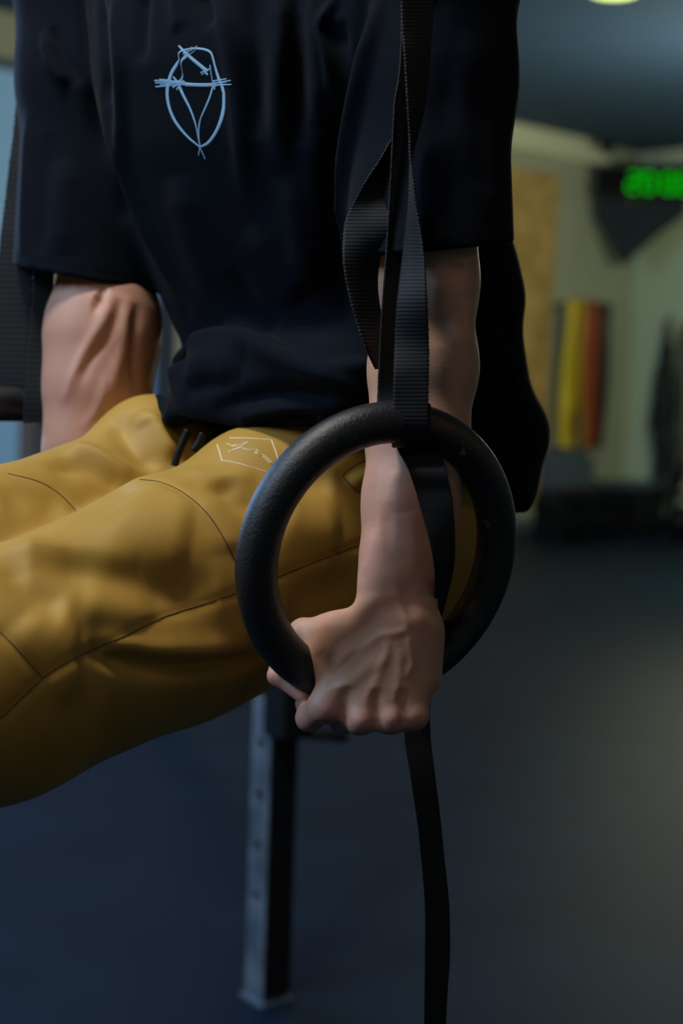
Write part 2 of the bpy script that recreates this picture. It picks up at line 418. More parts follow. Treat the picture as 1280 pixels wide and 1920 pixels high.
br = empty('corner_bracket', rp(.1, .1, 2.3), 'dark blue V-shaped steel bracket below the green-digit timer', 'bracket')
apx = onB(1165, 498, .08)
def plate(name, pts, th, nrm, m, par):
    n = Vector(nrm).normalized(); V = [Vector(p) for p in pts] + [Vector(p) + n * th for p in pts]; k = len(pts)
    Fs = [tuple(range(k))[::-1], tuple(range(k, 2 * k))] + [(i, (i + 1) % k, (i + 1) % k + k, i + k) for i in range(k)]
    return mesh_obj(name, V, Fs, m, par, smooth=False)
plate('brace', [P(x, y, 12.22) for x, y in ((1117, 372), (1178, 372), (1192, 402), (1198, 455), (1166, 500), (1146, 460), (1118, 405))], .03, rY, M_navy, br)
plate('brace', [P(x, y, 12.18) for x, y in ((1166, 501), (1160, 470), (1192, 402), (1226, 374), (1288, 374), (1286, 402), (1235, 440))], .03, rY, M_navy, br)
cmr = P(1137, 279, 11.9)
sc_ = empty('dome_camera', cmr, 'small black dome on the end of the cream moulding', 'camera')
bm_obj('dome', cyl_bm(Vector(cmr) - Vector((0, 0, .05)), Vector(cmr) + Vector((0, 0, .02)), .035, .06, n=20, bev=.012), M_black, sc_, True)
bm_obj('base', cyl_bm(Vector(cmr) + Vector((0, 0, .02)), Vector(cmr) + Vector((0, 0, .05)), .07, n=20), M_black, sc_, True)
# ceiling lamp seen at the top edge
lp = hit(1152, -27, (0, 0, H - .04), (0, 0, 1))
M_lamp = mat('lamp_diffuser', (.9, .9, .6), .5, emit=((.80, 1, .25), 2.0))
for k, (pt, lab) in enumerate(((lp, 'round lit ceiling lamp at the top edge above the timer'), (Vector((-.75, .75, H - .03)), 'round ceiling lamp over the athlete'))):
    cl = empty('ceiling_lamp', pt, lab, 'lamp')
    bm_obj('housing', cyl_bm((pt.x, pt.y, H), (pt.x, pt.y, H - .05), .17, n=36, bev=.008), M_black, cl, True)
    bm_obj('diffuser', cyl_bm((pt.x, pt.y, H - .045), (pt.x, pt.y, H - .075), .145, .13, n=36, bev=.006), M_lamp, cl, True)
# resistance bands on pegs
pegs = empty('peg_rail', onA(1095, 566, .03), 'black peg rail above the coloured resistance bands', 'rail')
pA, pB = ab(onA(1040, 566, .03)), ab(onA(1150, 568, .03))
zr = ab(onA(1095, 566, .03))[2] + .02
bm_obj('rail', box_bm(rp((pA[0] + pB[0]) / 2, .02, zr), (abs(pA[0] - pB[0]) + .1, .03, .06), rotA, .005), M_wall, pegs)
bands = [(1052, 574, 835, .035, (.03, .14, .14), 'dark teal resistance band, leftmost on the peg rail', 10), (1059, 572, 824, .03, (.05, .20, .20), 'teal resistance band beside the yellow bands', 6),
         (1073, 566, 834, .08, (.92, .62, .02), 'broad yellow resistance band next to the teal ones', -2), (1087, 564, 838, .08, (.72, .45, .02), 'yellow resistance band in the middle of the yellow bundle', -6), (1099, 566, 832, .075, (.70, .40, .02), 'yellow resistance band nearest the red ones', 12),
         (1112, 568, 838, .06, (.45, .06, .01), 'orange-red resistance band beside the yellow bundle', 4), (1123, 570, 826, .045, (.36, .03, .01), 'dark red resistance band on the peg rail', 2), (1138, 572, 836, .04, (.02, .02, .025), 'black resistance band, rightmost on the peg rail', 0)]
for i, (px, yt, yb, wd, col, lab, sw) in enumerate(bands):
    top = onA(px, yt, .07 + .06 * (i % 3)); bot = onA(px - 12 + sw, yb, .07 + .06 * (i % 3)); m = mat('latex_band', col, .5)
    a = Vector(top); b = Vector(bot); side = e1; prof = []; wd *= 1.6
    g = .03 + .01 * (i % 2)
    for t in np.linspace(0, 1, 14): prof.append(a.lerp(b, t) + e2 * (.012 + .02 * math.sin(t * 3 + i)) + side * (g * math.sin(math.pi * t)))
    for t in np.linspace(0, math.pi, 6)[1:-1]: prof.append(b + e2 * .012 * math.cos(t) - Vector((0, 0, .015 * math.sin(t))))
    for t in np.linspace(1, 0, 14): prof.append(a.lerp(b, t) - e2 * (.012 - .01 * math.sin(t * 4)) - side * (g * math.sin(math.pi * t)))
    for t in np.linspace(0, math.pi, 6)[1:-1]: prof.append(a - e2 * .012 * math.cos(t) + Vector((0, 0, .015 * math.sin(t))))
    V = []; Fs = []; n_ = len(prof)
    for p_ in prof: V += [p_ - side * wd / 2, p_ + side * wd / 2]
    for k in range(n_): j = (k + 1) % n_; Fs.append((2 * k, 2 * k + 1, 2 * j + 1, 2 * j))
    o = mesh_obj('resistance_band', V, Fs, m); md = o.modifiers.new('s', 'SOLIDIFY'); md.thickness = .005
    tag(o, lab, 'band', 'resistance bands on the peg rail')
    pg = Vector(top); bm_obj('peg', cyl_bm(pg - e2 * .12, pg + e2 * .05, .009, n=10), M_black, pegs)
# dark things hanging on the right wall
def rope(px0, yt, yb, off, lab, w_=.06):
    t = onB(px0, yt, .1 + off); b = onB(px0 - 3, yb, .1 + off)
    o = empty('jump_rope', t, lab, 'rope', 'jump ropes on the right wall')
    pts = [t, t.lerp(b, .3) + e2 * w_, t.lerp(b, .75) + e2 * w_ * 1.3, b + e2 * w_ * .6, b - e2 * w_ * .6, t.lerp(b, .75) - e2 * w_ * 1.3, t.lerp(b, .3) - e2 * w_, t + Vector((0, 0, -.01))]
    tube('cord', pts, .009, M_black, o, 8, 8)
    for s in (-1, 1):
        c = b + e2 * s * w_ * .5; bm_obj('handle', cyl_bm(c, c - Vector((0, 0, .16)), .018, .014, n=12, bev=.003), M_black, o, True)
rope(1277, 610, 880, 0, 'black jump rope hanging at the right edge beside the jacket', .03)
rope(1287, 600, 860, .03, 'black jump rope, farthest right on the wall', .03)
# ------------------------------------------------------------------ jacket on a hook (implicit)
J = Body()
def PB(px, py): return np.array(onB(px, py, .14))
J.cone(PB(1252, 600), PB(1250, 660), .02, .055, .03); J.cone(PB(1250, 660), PB(1245, 760), .055, .10, .04); J.cone(PB(1245, 760), PB(1240, 830), .10, .085, .03)
J.cone(PB(1240, 830), PB(1228, 925), .06, .035, .03); J.cone(PB(1252, 820), PB(1262, 935), .055, .035, .03); J.cone(PB(1236, 690), PB(1226, 800), .035, .05, .02)
allp = np.array([PB(1220, 590), PB(1275, 950)]); V, Fs = J.build(allp.min(0) - .2, allp.max(0) + .2, .014)
jk = mesh_obj('hanging_jacket', V, Fs, mat('black_nylon', (.008, .009, .012), .7, bump=[(30, .4, .01)])); tag(jk, 'black jacket hanging from a hook on the pale green wall', 'jacket')
hk = Vector(PB(1252, 592)); bm_obj('hook_loop', cyl_bm(hk, hk + e1 * -.12, .008, n=8), M_black, jk)
# ------------------------------------------------------------------ floor kit along the wall
gm = empty('folded_mat', onA(1088, 900, .25), 'blue-grey exercise mat leaning on the wall under the resistance bands', 'mat')
M_mat = mat('blue_grey_foam', (.085, .11, .14), .7, bump=[(25, .2, .01)])
a0 = max(.72, ab(onA(1142, 900, .2))[0]); a1 = ab(onA(1036, 900, .2))[0]; zt_ = ab(onA(1088, 842, .2))[2]
for k in range(3): bm_obj('fold', box_bm(rp((a0 + a1) / 2, .08 + .06 * k, zt_ / 2 - .02 * k), (a1 - a0, .055, zt_ - .04 * k), rotA, .015), M_mat, gm)
def dumbbell(c, ax, r, L, lab, grp):
    o = empty('dumbbell', c, lab, 'dumbbell', grp); c = Vector(c); ax = Vector(ax).normalized()
    bm_obj('handle', cyl_bm(c - ax * L / 2, c + ax * L / 2, .016, n=12), M_steel, o, True)
    for s in (-1, 1): bm_obj('weight_head', cyl_bm(c + ax * s * L / 2, c + ax * s * (L / 2 + .09), r, n=6, bev=.012), M_black, o)
rk = ab(onA(1100, 975, .55)); ra0 = .95 ; ra1 = ab(onA(1018, 960, .55))[0]
dr = empty('dumbbell_rack', rp((ra0 + ra1) / 2, .6, 0), 'low black dumbbell rack on the floor under the coloured bands', 'rack')
for z_ in (.10, .27):
    bm_obj('shelf', box_bm(rp((ra0 + ra1) / 2, .62 - z_ * .3, z_), (ra1 - ra0, .26, .03), rotA, .005), M_black, dr)
for a_ in (ra0 + .05, (ra0 + ra1) / 2, ra1 - .05):
    bm_obj('leg', box_bm(rp(a_, .57, .17), (.05, .3, .34), rotA, .01), M_black, dr)
nn = 6; words = ['nearest the panel end', 'second from the panel end', 'third from the panel end', 'third from the corner end', 'second from the corner end', 'nearest the corner end']
for k in range(nn):
    a_ = ra1 - .12 - k * (ra1 - ra0 - .24) / (nn - 1)
    dumbbell(rp(a_, .54, .35), e2, .065, .10, 'black hexagonal dumbbell on the upper shelf of the low rack, ' + words[k], 'dumbbells on the rack')
    dumbbell(rp(a_, .6, .18), e2, .065, .10, 'black hexagonal dumbbell on the lower shelf of the low rack, ' + words[k], 'dumbbells on the rack')
def kettlebell(c, r, lab):
    K = empty('kettlebell', c, lab, 'kettlebell', 'kettlebells by the corner'); c = Vector(c)
    bm = bmesh.new(); bmesh.ops.create_uvsphere(bm, u_segments=20, v_segments=12, radius=r); bmesh.ops.translate(bm, vec=c + Vector((0, 0, r * .92)), verts=bm.verts)
    for v in bm.verts: v.co.z = max(v.co.z, .003)
    bm_obj('bell', bm, M_black, K, True)
    th = np.linspace(-.6, math.pi + .6, 14)
    tube('handle', [c + e2 * math.cos(t) * r * .62 + Vector((0, 0, r * 1.9 + math.sin(t) * r * .62)) for t in th], r * .17, M_black, K, 8, 2)
for k, (b_, r, lab) in enumerate(((.95, .15, 'large black kettlebell right of the storage box in the corner'), (1.4, .14, 'black kettlebell second from the corner along the right wall'), (1.85, .13, 'black kettlebell third from the corner along the right wall'), (2.3, .13, 'black kettlebell farthest from the corner at the frame edge'))):
    kettlebell(rp(.42, b_), r, lab)
# storage box by the corner
sb = empty('storage_box', rp(.36, .36, 0), 'black storage box standing in the corner below the bands', 'box')
bx = rp(.36, .36)
bm_obj('box_body', box_bm(bx + Vector((0, 0, .2)), (.5, .4, .4), rotA, .02), M_black, sb); bm_obj('lid', box_bm(bx + Vector((0, 0, .42)), (.53, .43, .05), rotA, .015), M_mat, sb)

# ------------------------------------------------------------------ rack uprights
def upright(name, base, s, h, yaw, m, holes, lab, grp=None):
    rz = Matrix.Rotation(yaw, 3, 'Z')
    root = empty(name, base, lab, 'rack post', grp)
    o = bm_obj('post', box_bm(Vector((base[0], base[1], h / 2 + .006)), (s, s, h), rz, .004), m)
    if holes:
        cut = bmesh.new()
        for k in range(holes):
            z = .16 + k * .1
            for ax in (0, 1):
                d_ = rz @ Vector((1, 0, 0) if ax else (0, 1, 0)); c = Vector((base[0], base[1], z + (.05 if ax else 0)))
                cyl_bm(c - d_ * s, c + d_ * s, .0125, n=14, bm=cut)
        c = bm_obj('cutter', cut, m); md = o.modifiers.new('b', 'BOOLEAN'); md.object = c; md.operation = 'DIFFERENCE'; md.solver = 'EXACT'
        dg = bpy.context.evaluated_depsgraph_get(); me = bpy.data.meshes.new_from_object(o.evaluated_get(dg)); o.modifiers.clear(); o.data = me
        bpy.data.objects.remove(c)
    o.parent = root; o.matrix_parent_inverse = root.matrix_world.inverted()
    bm_obj('foot_plate', box_bm(Vector((base[0], base[1], .004)), (s * 1.25, s * 1.25, .008), rz, .002), m, root)
    return root
g1 = ground(499, 1872)
u1 = upright('rack_upright', g1, .062, 2.9, R(38), M_steel, 26, 'blue-grey perforated steel rack upright standing behind the hand')
rzz = Matrix.Rotation(R(38), 3, 'Z')
# black strip painting the shade of the unlit right-facing side, and a pin
cs = Vector((g1.x, g1.y, 0)) + rzz @ Vector((.0, -.034, 0))
bm_obj('shade_strip', box_bm(cs + Vector((.0, 0, 1.45)), (.060, .006, 2.86), rzz, .002), M_black, u1)
pj = Vector(P(560, 1378, 2.70)); bm_obj('pin', cyl_bm(Vector((g1.x, g1.y, pj.z)), Vector((g1.x + .14, g1.y - .04, pj.z)), .012, n=12, bev=.002), M_black, u1, True)
bm_obj('hook_cup', box_bm(Vector((g1.x + .02, g1.y - .05, pj.z + .09)), (.05, .07, .18), rzz, .006), M_black, u1)
pb = P(302, 700, 5.2)
u2 = upright('rack_upright', (pb[0], pb[1], 0), .075, 3.0, R(30), M_frame, 0, 'distant blue-grey rack upright glimpsed between the arm and the shirt')
M_bp = mat('brown_wood_post', (.16, .085, .05), .6, bump=[(40, .2, .004)])
pw = P(52, 830, 6.4); bb = Vector((pw[0], pw[1], 0))
wp = empty('wooden_post', bb, 'narrow brown wooden post in front of the blue window at left', 'post')
bm_obj('shaft', box_bm(bb + Vector((0, 0, .55)), (.07, .07, 1.1), None, .006), M_bp, wp); bm_obj('cap', box_bm(bb + Vector((0, 0, 1.11)), (.09, .09, .03), None, .006), M_bp, wp)

# ------------------------------------------------------------------ the rings
def torus(name, C, n, Rm, r, m, nu=220, nv=44):
    C = np.array(C, float); n = np.array(n, float); n /= np.linalg.norm(n)
    u = np.cross([0, 0, 1], n); u /= np.linalg.norm(u); v = np.cross(n, u); V = []; Fs = []
    for i in range(nu):
        a = 2 * math.pi * i / nu; rd = math.cos(a) * u + math.sin(a) * v
        for j in range(nv):
            b = 2 * math.pi * j / nv; V.append(C + rd * (Rm + r * math.cos(b)) + n * r * math.sin(b))
    for i in range(nu):
        for j in range(nv):
            i2 = (i + 1) % nu; j2 = (j + 1) % nv; Fs.append((i * nv + j, i2 * nv + j, i2 * nv + j2, i * nv + j2))
    return mesh_obj(name, V, Fs, m), u, v
RM, RT = .1072, .0163
def camvec(x, y, z): return np.array(CM @ Vector((x, -y, -z)))     # x right, y down, z forward
RC = P(714.8, 1042, 1.121); RN = camvec(-.449, -.250, .858)
ring, ru, rv = torus('gymnastic_ring', RC, RN, RM, RT, M_ring)
tag(ring, 'black chalk-marked gymnastic ring gripped by the near hand', 'ring')
def ringpt(px, py):
    """nearest tube-centre point of the near ring to a pixel"""
    best = None
    for a in np.linspace(0, 2 * math.pi, 720):
        p = RC + RM * (math.cos(a) * ru + math.sin(a) * rv); q = proj(p); e = (q[0] - px) ** 2 + (q[1] - py) ** 2
        if best is None or e < best[0]: best = (e, p, q, a)
    return best
def proj(p):
    l = CM.inverted() @ (Vector(p) - CAM); return (640 + FPX * l.x / -l.z, 960 - FPX * l.y / -l.z, -l.z)
FC = P(22, 948, 1.47)
ring2, _, _ = torus('gymnastic_ring', FC, camvec(-.60, .02, .80), RM, RT, M_ring, 120, 28)
tag(ring2, 'black gymnastic ring of the far hand at the left edge', 'ring')

# ------------------------------------------------------------------ webbing straps
def webbing(name, rows, parent, ribs=True, th=.0016, step=.0007, pitch=.0030, curve=0.0):
    """rows: (A 3D, B 3D) edge points; builds a ribbed band with thickness"""
    A = catmull([r[0] for r in rows], 30); B = catmull([r[1] for r in rows], 30)
    mid = (A + B) / 2; s = np.concatenate([[0], np.cumsum(np.linalg.norm(np.diff(mid, axis=0), axis=1))])
    n = max(int(s[-1] / step), 8); t = np.linspace(0, s[-1], n)
    A = np.stack([np.interp(t, s, A[:, i]) for i in range(3)], 1); B = np.stack([np.interp(t, s, B[:, i]) for i in range(3)], 1)
    T = np.gradient((A + B) / 2, axis=0); T /= np.linalg.norm(T, axis=1)[:, None]
    W = B - A; N = np.cross(T, W); N /= np.linalg.norm(N, axis=1)[:, None]
    cols = [0, .015, .06, .35, .65, .94, .985, 1]; m_ = len(cols); V = []; Fs = []
    rib = (np.abs(np.sin(math.pi * t / pitch)) ** .7) * .0004 if ribs else np.zeros(n)
    jit = rng.normal(0, .00022, n)
    for side in (1, -1):
        for i in range(n):
            for c in cols:
                e = .25 if c in (0, 1) else (.8 if c in (.015, .985) else 1)
                ex = (jit[i] + (.0003 if rib[i] > .0003 else -.0003)) * (-1 if c == 0 else 1) if c in (0, 1) else 0
                w_ = W[i] / (np.linalg.norm(W[i]) + 1e-9)
                V.append(A[i] + W[i] * c + w_ * ex + N[i] * (side * (th / 2 * e + (rib[i] if 0 < c < 1 else 0)) + curve * 4 * c * (1 - c)))
    o_ = n * m_
    for i in range(n - 1):
        for j in range(m_ - 1):
            a = i * m_ + j; Fs.append((a, a + 1, a + m_ + 1, a + m_)); Fs.append((o_ + a, o_ + a + m_, o_ + a + m_ + 1, o_ + a + 1))
        Fs.append((i * m_, (i + 1) * m_, o_ + (i + 1) * m_, o_ + i * m_))
        a = i * m_ + m_ - 1; Fs.append((a, o_ + a, o_ + a + m_, a + m_))
    Fs.append(tuple(range(m_)) + tuple(range(o_ + m_ - 1, o_ - 1, -1)))
    e0 = (n - 1) * m_; Fs.append(tuple(range(e0 + m_ - 1, e0 - 1, -1)) + tuple(range(o_ + e0, o_ + e0 + m_)))
    return mesh_obj(name, V, Fs, M_web, parent)
def edge(rows, W=.029):
    """rows: (y_A, xA, xB, d, sgn): A at xA, B at xB with depth set by the strap's true width"""
    out = []
    for yA, xA, xB, d, sg in rows:
        wp_ = abs(xB - xA) / FPX * d; dd = math.sqrt(max(W * W - wp_ * wp_, 0)) * sg
        out.append((P(xA, yA, d + dd / 2), P(xB, yA, d - dd / 2)))
    return out
st = empty('ring_strap', P(780, -900, 1.14), 'black ribbed webbing strap looped over the near ring', 'strap')
tq = ringpt(770, 795); dT = proj(tq[1])[2]; yT = tq[2][1]
fr = dT - RT - .003
# front band with its twist
rows = [(-1500, 745, 815, 1.12, -1), (-400, 747, 815, 1.12, -1), (0, 751, 812, 1.115, -1), (100, 757, 806, 1.112, -1), (190, 763, 797, 1.11, -1), (250, 767, 783, 1.11, -1), (295, 769, 771, 1.105, -1), (345, 776, 768, 1.10, -1),
        (400, 783, 765, 1.098, -.9), (480, 795, 755, 1.09, -.9), (560, 800, 745, 1.082, -.8), (640, 804, 740, fr + .004, -.4), (700, 804, 738, fr, .1), (755, 803, 737, fr - .001, 0), (795, 803, 737, fr - .001, 0), (818, 800, 738, fr + .004, 0)]
webbing('strap_band', edge(rows), st)
# wrap under the ring tube and back up behind it
wrapA = []
for a in np.linspace(-.9, 3.4, 14):
    c = tq[1]; 
    dwn = camvec(0, 1, 0) ; fw = camvec(0, 0, 1)
    for_ = -fw * math.cos(a) + dwn * math.sin(a)
    sd = camvec(1, 0, 0) * .0143
    pc = c + for_ * (RT + .0016); wrapA.append((pc + sd, pc - sd))
webbing('wrap', wrapA, st)
# darker band beside it
rows = [(-1500, 748, 810, 1.128, 0), (-300, 750, 812, 1.13, 0), (80, 750, 806, 1.135, -.8), (198, 738, 780, 1.135, -1), (316, 732, 774, 1.132, -1), (455, 724, 766, 1.128, -1), (593, 714, 760, 1.12, -1), (690, 709, 762, dT + .012, -.8), (751, 706, 766, dT + .006, -.5), (775, 705, 768, dT - .006, -.3)]
webbing('strap_band', edge(rows), st, ribs=False)
# slack loop
rows = [(262, 733, 746, 1.150, -1), (300, 711, 745, 1.145, -1), (340, 684, 742, 1.138, -1), (400, 652, 736, 1.128, -1), (440, 643, 728, 1.125, -1), (490, 643, 712, 1.125, -1), (540, 651, 708, 1.125, -1), (600, 667, 716, 1.125, -1), (650, 684, 722, 1.125, -1), (692, 704, 730, 1.135, -1)]
webbing('slack_loop', edge(rows, .034), st)
# tail through the ring, beside the forearm and down behind the hand
rows = [(795, 742, 812, dT + .021, 0), (832, 742, 820, dT + .013, 0), (850, 748, 828, dT + .004, 0), (880, 764, 836, 1.088, 0), (920, 778, 846, 1.088, 0), (960, 789, 851, 1.087, -.2), (1010, 803, 853, 1.088, -.5), (1060, 813, 851, 1.095, -.8), (1110, 815, 840, 1.12, -1), (1160, 808, 827, 1.16, -1),
        (1230, 792, 818, 1.20, -1), (1300, 764, 806, 1.21, -.8), (1378, 757, 807, 1.205, -.7), (1450, 768, 815, 1.20, -.7), (1530, 780, 825, 1.20, -.7), (1600, 788, 832, 1.20, -.7), (1700, 796, 842, 1.20, -.7), (1800, 796, 843, 1.20, -.7), (1920, 795, 836, 1.20, -.7), (2300, 790, 830, 1.2, -.7)]
webbing('strap_tail', edge(rows, .029), st, ribs=False)
s2 = empty('ring_strap', P(90, -900, 1.46), 'black webbing strap of the far ring at the left edge', 'strap')
rows = [(-1500, 150, 205, 1.47, 0), (0, 72, 125, 1.46, 0), (300, 66, 112, 1.455, 0), (510, 62, 102, 1.45, -.3), (650, 53, 97, 1.445, -.2), (740, 46, 94, 1.44, 0), (795, 43, 91, 1.442, 0)]
webbing('strap_band', edge(rows, .029), s2, step=.002)
rows = [(-1500, 130, 190, 1.49, 0), (0, 43, 105, 1.49, 0), (330, 14, 78, 1.485, 0), (450, 0, 66, 1.48, 0), (600, -12, 58, 1.475, 0), (735, -18, 50, 1.47, 0), (790, -18, 46, 1.475, 0)]
webbing('strap_band', edge(rows, .034), s2, step=.002)

# ------------------------------------------------------------------ the athlete
Fw = np.array([-.67, -.743, 0]); Fw /= np.linalg.norm(Fw); Rt = np.array([-.743, .67, 0]); Rt /= np.linalg.norm(Rt); UP = np.array([0, 0, 1.0])
cs_ = abs(Rt[0]); sn_ = abs(Fw[0])
def slices(rows, ratio=.70, shrink=0.0):
    out = []
    for y, xl, xr, d in rows:
        c = P((xl + xr) / 2, y, d); hw = (xr - xl) / 2 / FPX * d - shrink
        a = hw / math.sqrt(cs_ ** 2 + (ratio * sn_) ** 2); out.append((c[2], c[0], c[1], a, a * ratio))
    return out
TROWS = [(-170, 330, 620, 1.36), (-120, 200, 750, 1.365), (0, 168, 800, 1.37), (150, 165, 830, 1.37), (300, 198, 870, 1.38), (460, 255, 940, 1.40), (550, 295, 962, 1.41), (610, 322, 955, 1.415), (660, 345, 962, 1.42), (720, 335, 972, 1.43),
         (765, 325, 1000, 1.44), (813, 322, 1004, 1.44), (860, 320, 986, 1.44), (890, 320, 985, 1.44), (964, 330, 956, 1.44), (1040, 340, 940, 1.44)]
S1 = P(812, -90, 1.215); E1 = P(803, 560, 1.165)
S2 = P(150, -90, 1.485); E2 = P(192, 590, 1.46)
# ---- skin
B = Body()
B.add(loft(slices(TROWS[:-3], .64, .055), Rt, Fw, 2.3), .03)
B.chain([(S1, .056), (P(818, 130, 1.20), .048), (P(808, 380, 1.18), .040), (P(801, 530, 1.168), .0385), (P(793, 690, 1.168), .0415), (P(783, 830, 1.160), .0385), (P(771, 940, 1.148), .0335), (P(757, 1030, 1.136), .0275)], .05, .02)
B.chain([(P(771, 940, 1.148), .0330), (P(752, 1050, 1.134), .0285), (P(745, 1110, 1.126), .0282), (P(742, 1165, 1.120), .029)], .02, .015, sq=(camvec(0, 0, 1), .80))
# palm and back of the hand
MC = [((706, 1178), (608, 1324), 1.108, 1.094, .0150, .0122), ((728, 1172), (674, 1346), 1.104, 1.090, .0150, .0116), ((752, 1172), (732, 1345), 1.104, 1.092, .0150, .0110), ((776, 1180), (775, 1340), 1.110, 1.099, .0150, .0108)]
for (a, b, da, db, r0, r1) in MC: B.cone(P(*a, da), P(*b, db), r0, r1, .016)
B.cone(P(740, 1200, 1.125), P(690, 1230, 1.115), .022, .018, .02); B.cone(P(790, 1190, 1.120), P(796, 1270, 1.115), .0165, .0135, .015)
B.cone(P(650, 1225, 1.108), P(640, 1290, 1.105), .014, .012, .02)
# thumb: metacarpal to web, then behind the tube, tip below it
tp = ringpt(560, 1210); d_t = tp[2][2]
B.cone(P(700, 1190, 1.118), P(628, 1190, 1.122), .0185, .0150, .02); B.cone(P(628, 1190, 1.122), P(572, 1186, d_t + .024), .0150, .0105, .014)
B.cone(P(640, 1215, 1.112), P(596, 1236, 1.112), .0135, .0100, .018)
B.chain([(P(566, 1188, d_t + .026), .0105), (P(530, 1240, d_t + .030), .0090), (P(521, 1267, d_t + .022), .0074), (P(566, 1304, d_t + .012), .0060)], .008, .006)
# fingers round the tube
FING = [[(608, 1327, 1.094, .0115), (580, 1346, 1.114, .0098), (577, 1320, 1.150, .0088), (590, 1285, 1.158, .0080)],
        [(674, 1349, 1.090, .0108), (642, 1353, 1.126, .0092), (634, 1330, 1.158, .0086), (640, 1296, 1.164, .0080)],
        [(732, 1348, 1.092, .0104), (709, 1343, 1.130, .0090), (696, 1326, 1.160, .0085), (700, 1298, 1.168, .0078)],
        [(775, 1342, 1.099, .0100), (758, 1340, 1.132, .0084), (750, 1322, 1.160, .0078), (752, 1298, 1.168, .0072)]]
for f_ in FING:
    B.chain([(P(x, y, d), r) for x, y, d, r in f_], .007, .006)
# far arm and hand
B.chain([(S2, .056), (P(163, 150, 1.48), .048), (P(176, 420, 1.468), .038), (P(190, 500, 1.465), .0390), (P(198, 548, 1.462), .0440)], .03, .02)
B.chain([(P(198, 548, 1.462), .0440), (P(196, 590, 1.458), .0530), (P(191, 640, 1.455), .0545), (P(182, 730, 1.45), .0510), (P(168, 830, 1.445), .0430), (P(132, 950, 1.445), .0340), (P(92, 1050, 1.45), .0290)], .006, .02)
HW = P(58, 1105, 1.462)
B.cone(P(92, 1050, 1.45), HW, .028, .026, .02); fb = P(60, 1135, 1.44)
for k in range(4):
    o_ = Fw * (.028 - .02 * k) ; b_ = HW + o_ * 1.2 + np.array([-.01, -.01, -.035])
    B.cone(HW + o_ * .6, b_, .014, .011, .014)
    B.chain([(b_, .010), (b_ + np.array([-.024, -.01, -.022]), .009), (b_ + np.array([-.046, -.005, -.006]), .008), (b_ + np.array([-.044, 0, .018]), .007)], .006, .005)
B.chain([(HW + Fw * .02, .014), (HW + Fw * .045 + np.array([-.02, 0, -.01]), .011), (HW + Fw * .05 + np.array([-.045, 0, -.03]), .009)], .012, .006)
# neck, head
M_ = (S1 + S2) / 2; NB = M_ + np.array([0, 0, .035]) - Fw * .01; HC = M_ + np.array([0, 0, .245]) + Fw * .035
B.cone(M_ - Rt * .09, M_ + Rt * .09, .055, .055, .05); B.cone(NB, HC - np.array([0, 0, .05]), .058, .052, .04)
B.cone(NB - Rt * .02, S1 + UP * .01, .05, .045, .05); B.cone(NB + Rt * .02, S2 + UP * .01, .05, .045, .05)
B.ball(HC + UP * .02 - Fw * .012, .080, .03, sq=(Fw, 1.2)); B.cone(HC - UP * .035 + Fw * .025, HC - UP * .085 + Fw * .05, .055, .026, .03)
B.cone(HC + UP * .012 + Fw * .082, HC - UP * .022 + Fw * .106, .007, .012, .012); B.ball(HC + UP * .02 + Fw * .078, .03, .02, sq=(Rt, 1.5))
for s in (-1, 1):
    B.ball(HC + Rt * s * .031 + UP * .005 + Fw * .101, .014, .012, op='s'); B.ball(HC + Rt * s * .078 - UP * .005 - Fw * .005, .026, .008, sq=(Rt, .35))
    B.ball(HC + Rt * s * .045 - UP * .025 + Fw * .062, .024, .02); B.cone(HC + Rt * s * .012 - UP * .022 + Fw * .099, HC + Rt * s * .013 - UP * .024 + Fw * .098, .007, .007, .008)
B.cone(HC - Rt * .018 - UP * .052 + Fw * .083, HC + Rt * .018 - UP * .052 + Fw * .083, .007, .007, .008); B.cone(HC - Rt * .016 - UP * .063 + Fw * .081, HC + Rt * .016 - UP * .063 + Fw * .081, .007, .007, .008)
# legs under the trousers
K1 = P(-30, 1275, 1.095); H1 = P(700, 1010, 1.37); H2 = P(480, 960, 1.49); T2 = P(0, 1083, 1.247); d2 = (T2 - H2) / np.linalg.norm(T2 - H2); K2 = H2 + d2 * .45
A1 = K1 + Fw * .40 - UP * .07; A2 = K2 + Fw * .40 - UP * .07
PC = P(645, 960, 1.44)
B.ball(PC, .11, .05, sq=(Rt, 1.35))
for h_, k_, a_ in ((H1, K1, A1), (H2, K2, A2)):
    B.chain([(h_, .075), (k_, .055), (k_ + (a_ - k_) * .3, .052), (a_, .034)], .04, .02)
    B.chain([(a_, .034), (a_ - UP * .03 + Fw * .02, .034), (a_ + UP * .10 + Fw * .10, .030)], .03, .02)
lo = np.array([-1.0, .3, .8]); hi = np.array([.35, 1.85, 1.95])
V, Fs = B.build(lo, hi, .0027)
# refine the near forearm and hand, then the far forearm
def refine(V, Fs, test, times=1):
    for _ in range(times):
        bm = bmesh.new(); vs = [bm.verts.new(v) for v in V]; bm.verts.ensure_lookup_table()
        for f in Fs:
            try: bm.faces.new([vs[i] for i in f])
            except ValueError: pass
        n0 = len(vs)
        msk = test(np.array(V)); bm.verts.index_update()
        ed = [e for e in bm.edges if msk[e.verts[0].index] and msk[e.verts[1].index]]
        bmesh.ops.subdivide_edges(bm, edges=ed, cuts=1, use_grid_fill=True)
        bmesh.ops.triangulate(bm, faces=[f for f in bm.faces if len(f.verts) > 4])
        bm.verts.index_update(); V2 = np.array([v.co[:] for v in bm.verts]); Fs = [tuple(v.index for v in f.verts) for f in bm.faces]; bm.free()
        m2 = test(V2); V2[m2] = B.project(V2[m2], 2); V = V2
    return V, Fs
w0 = P(700, 1200, 1.13)
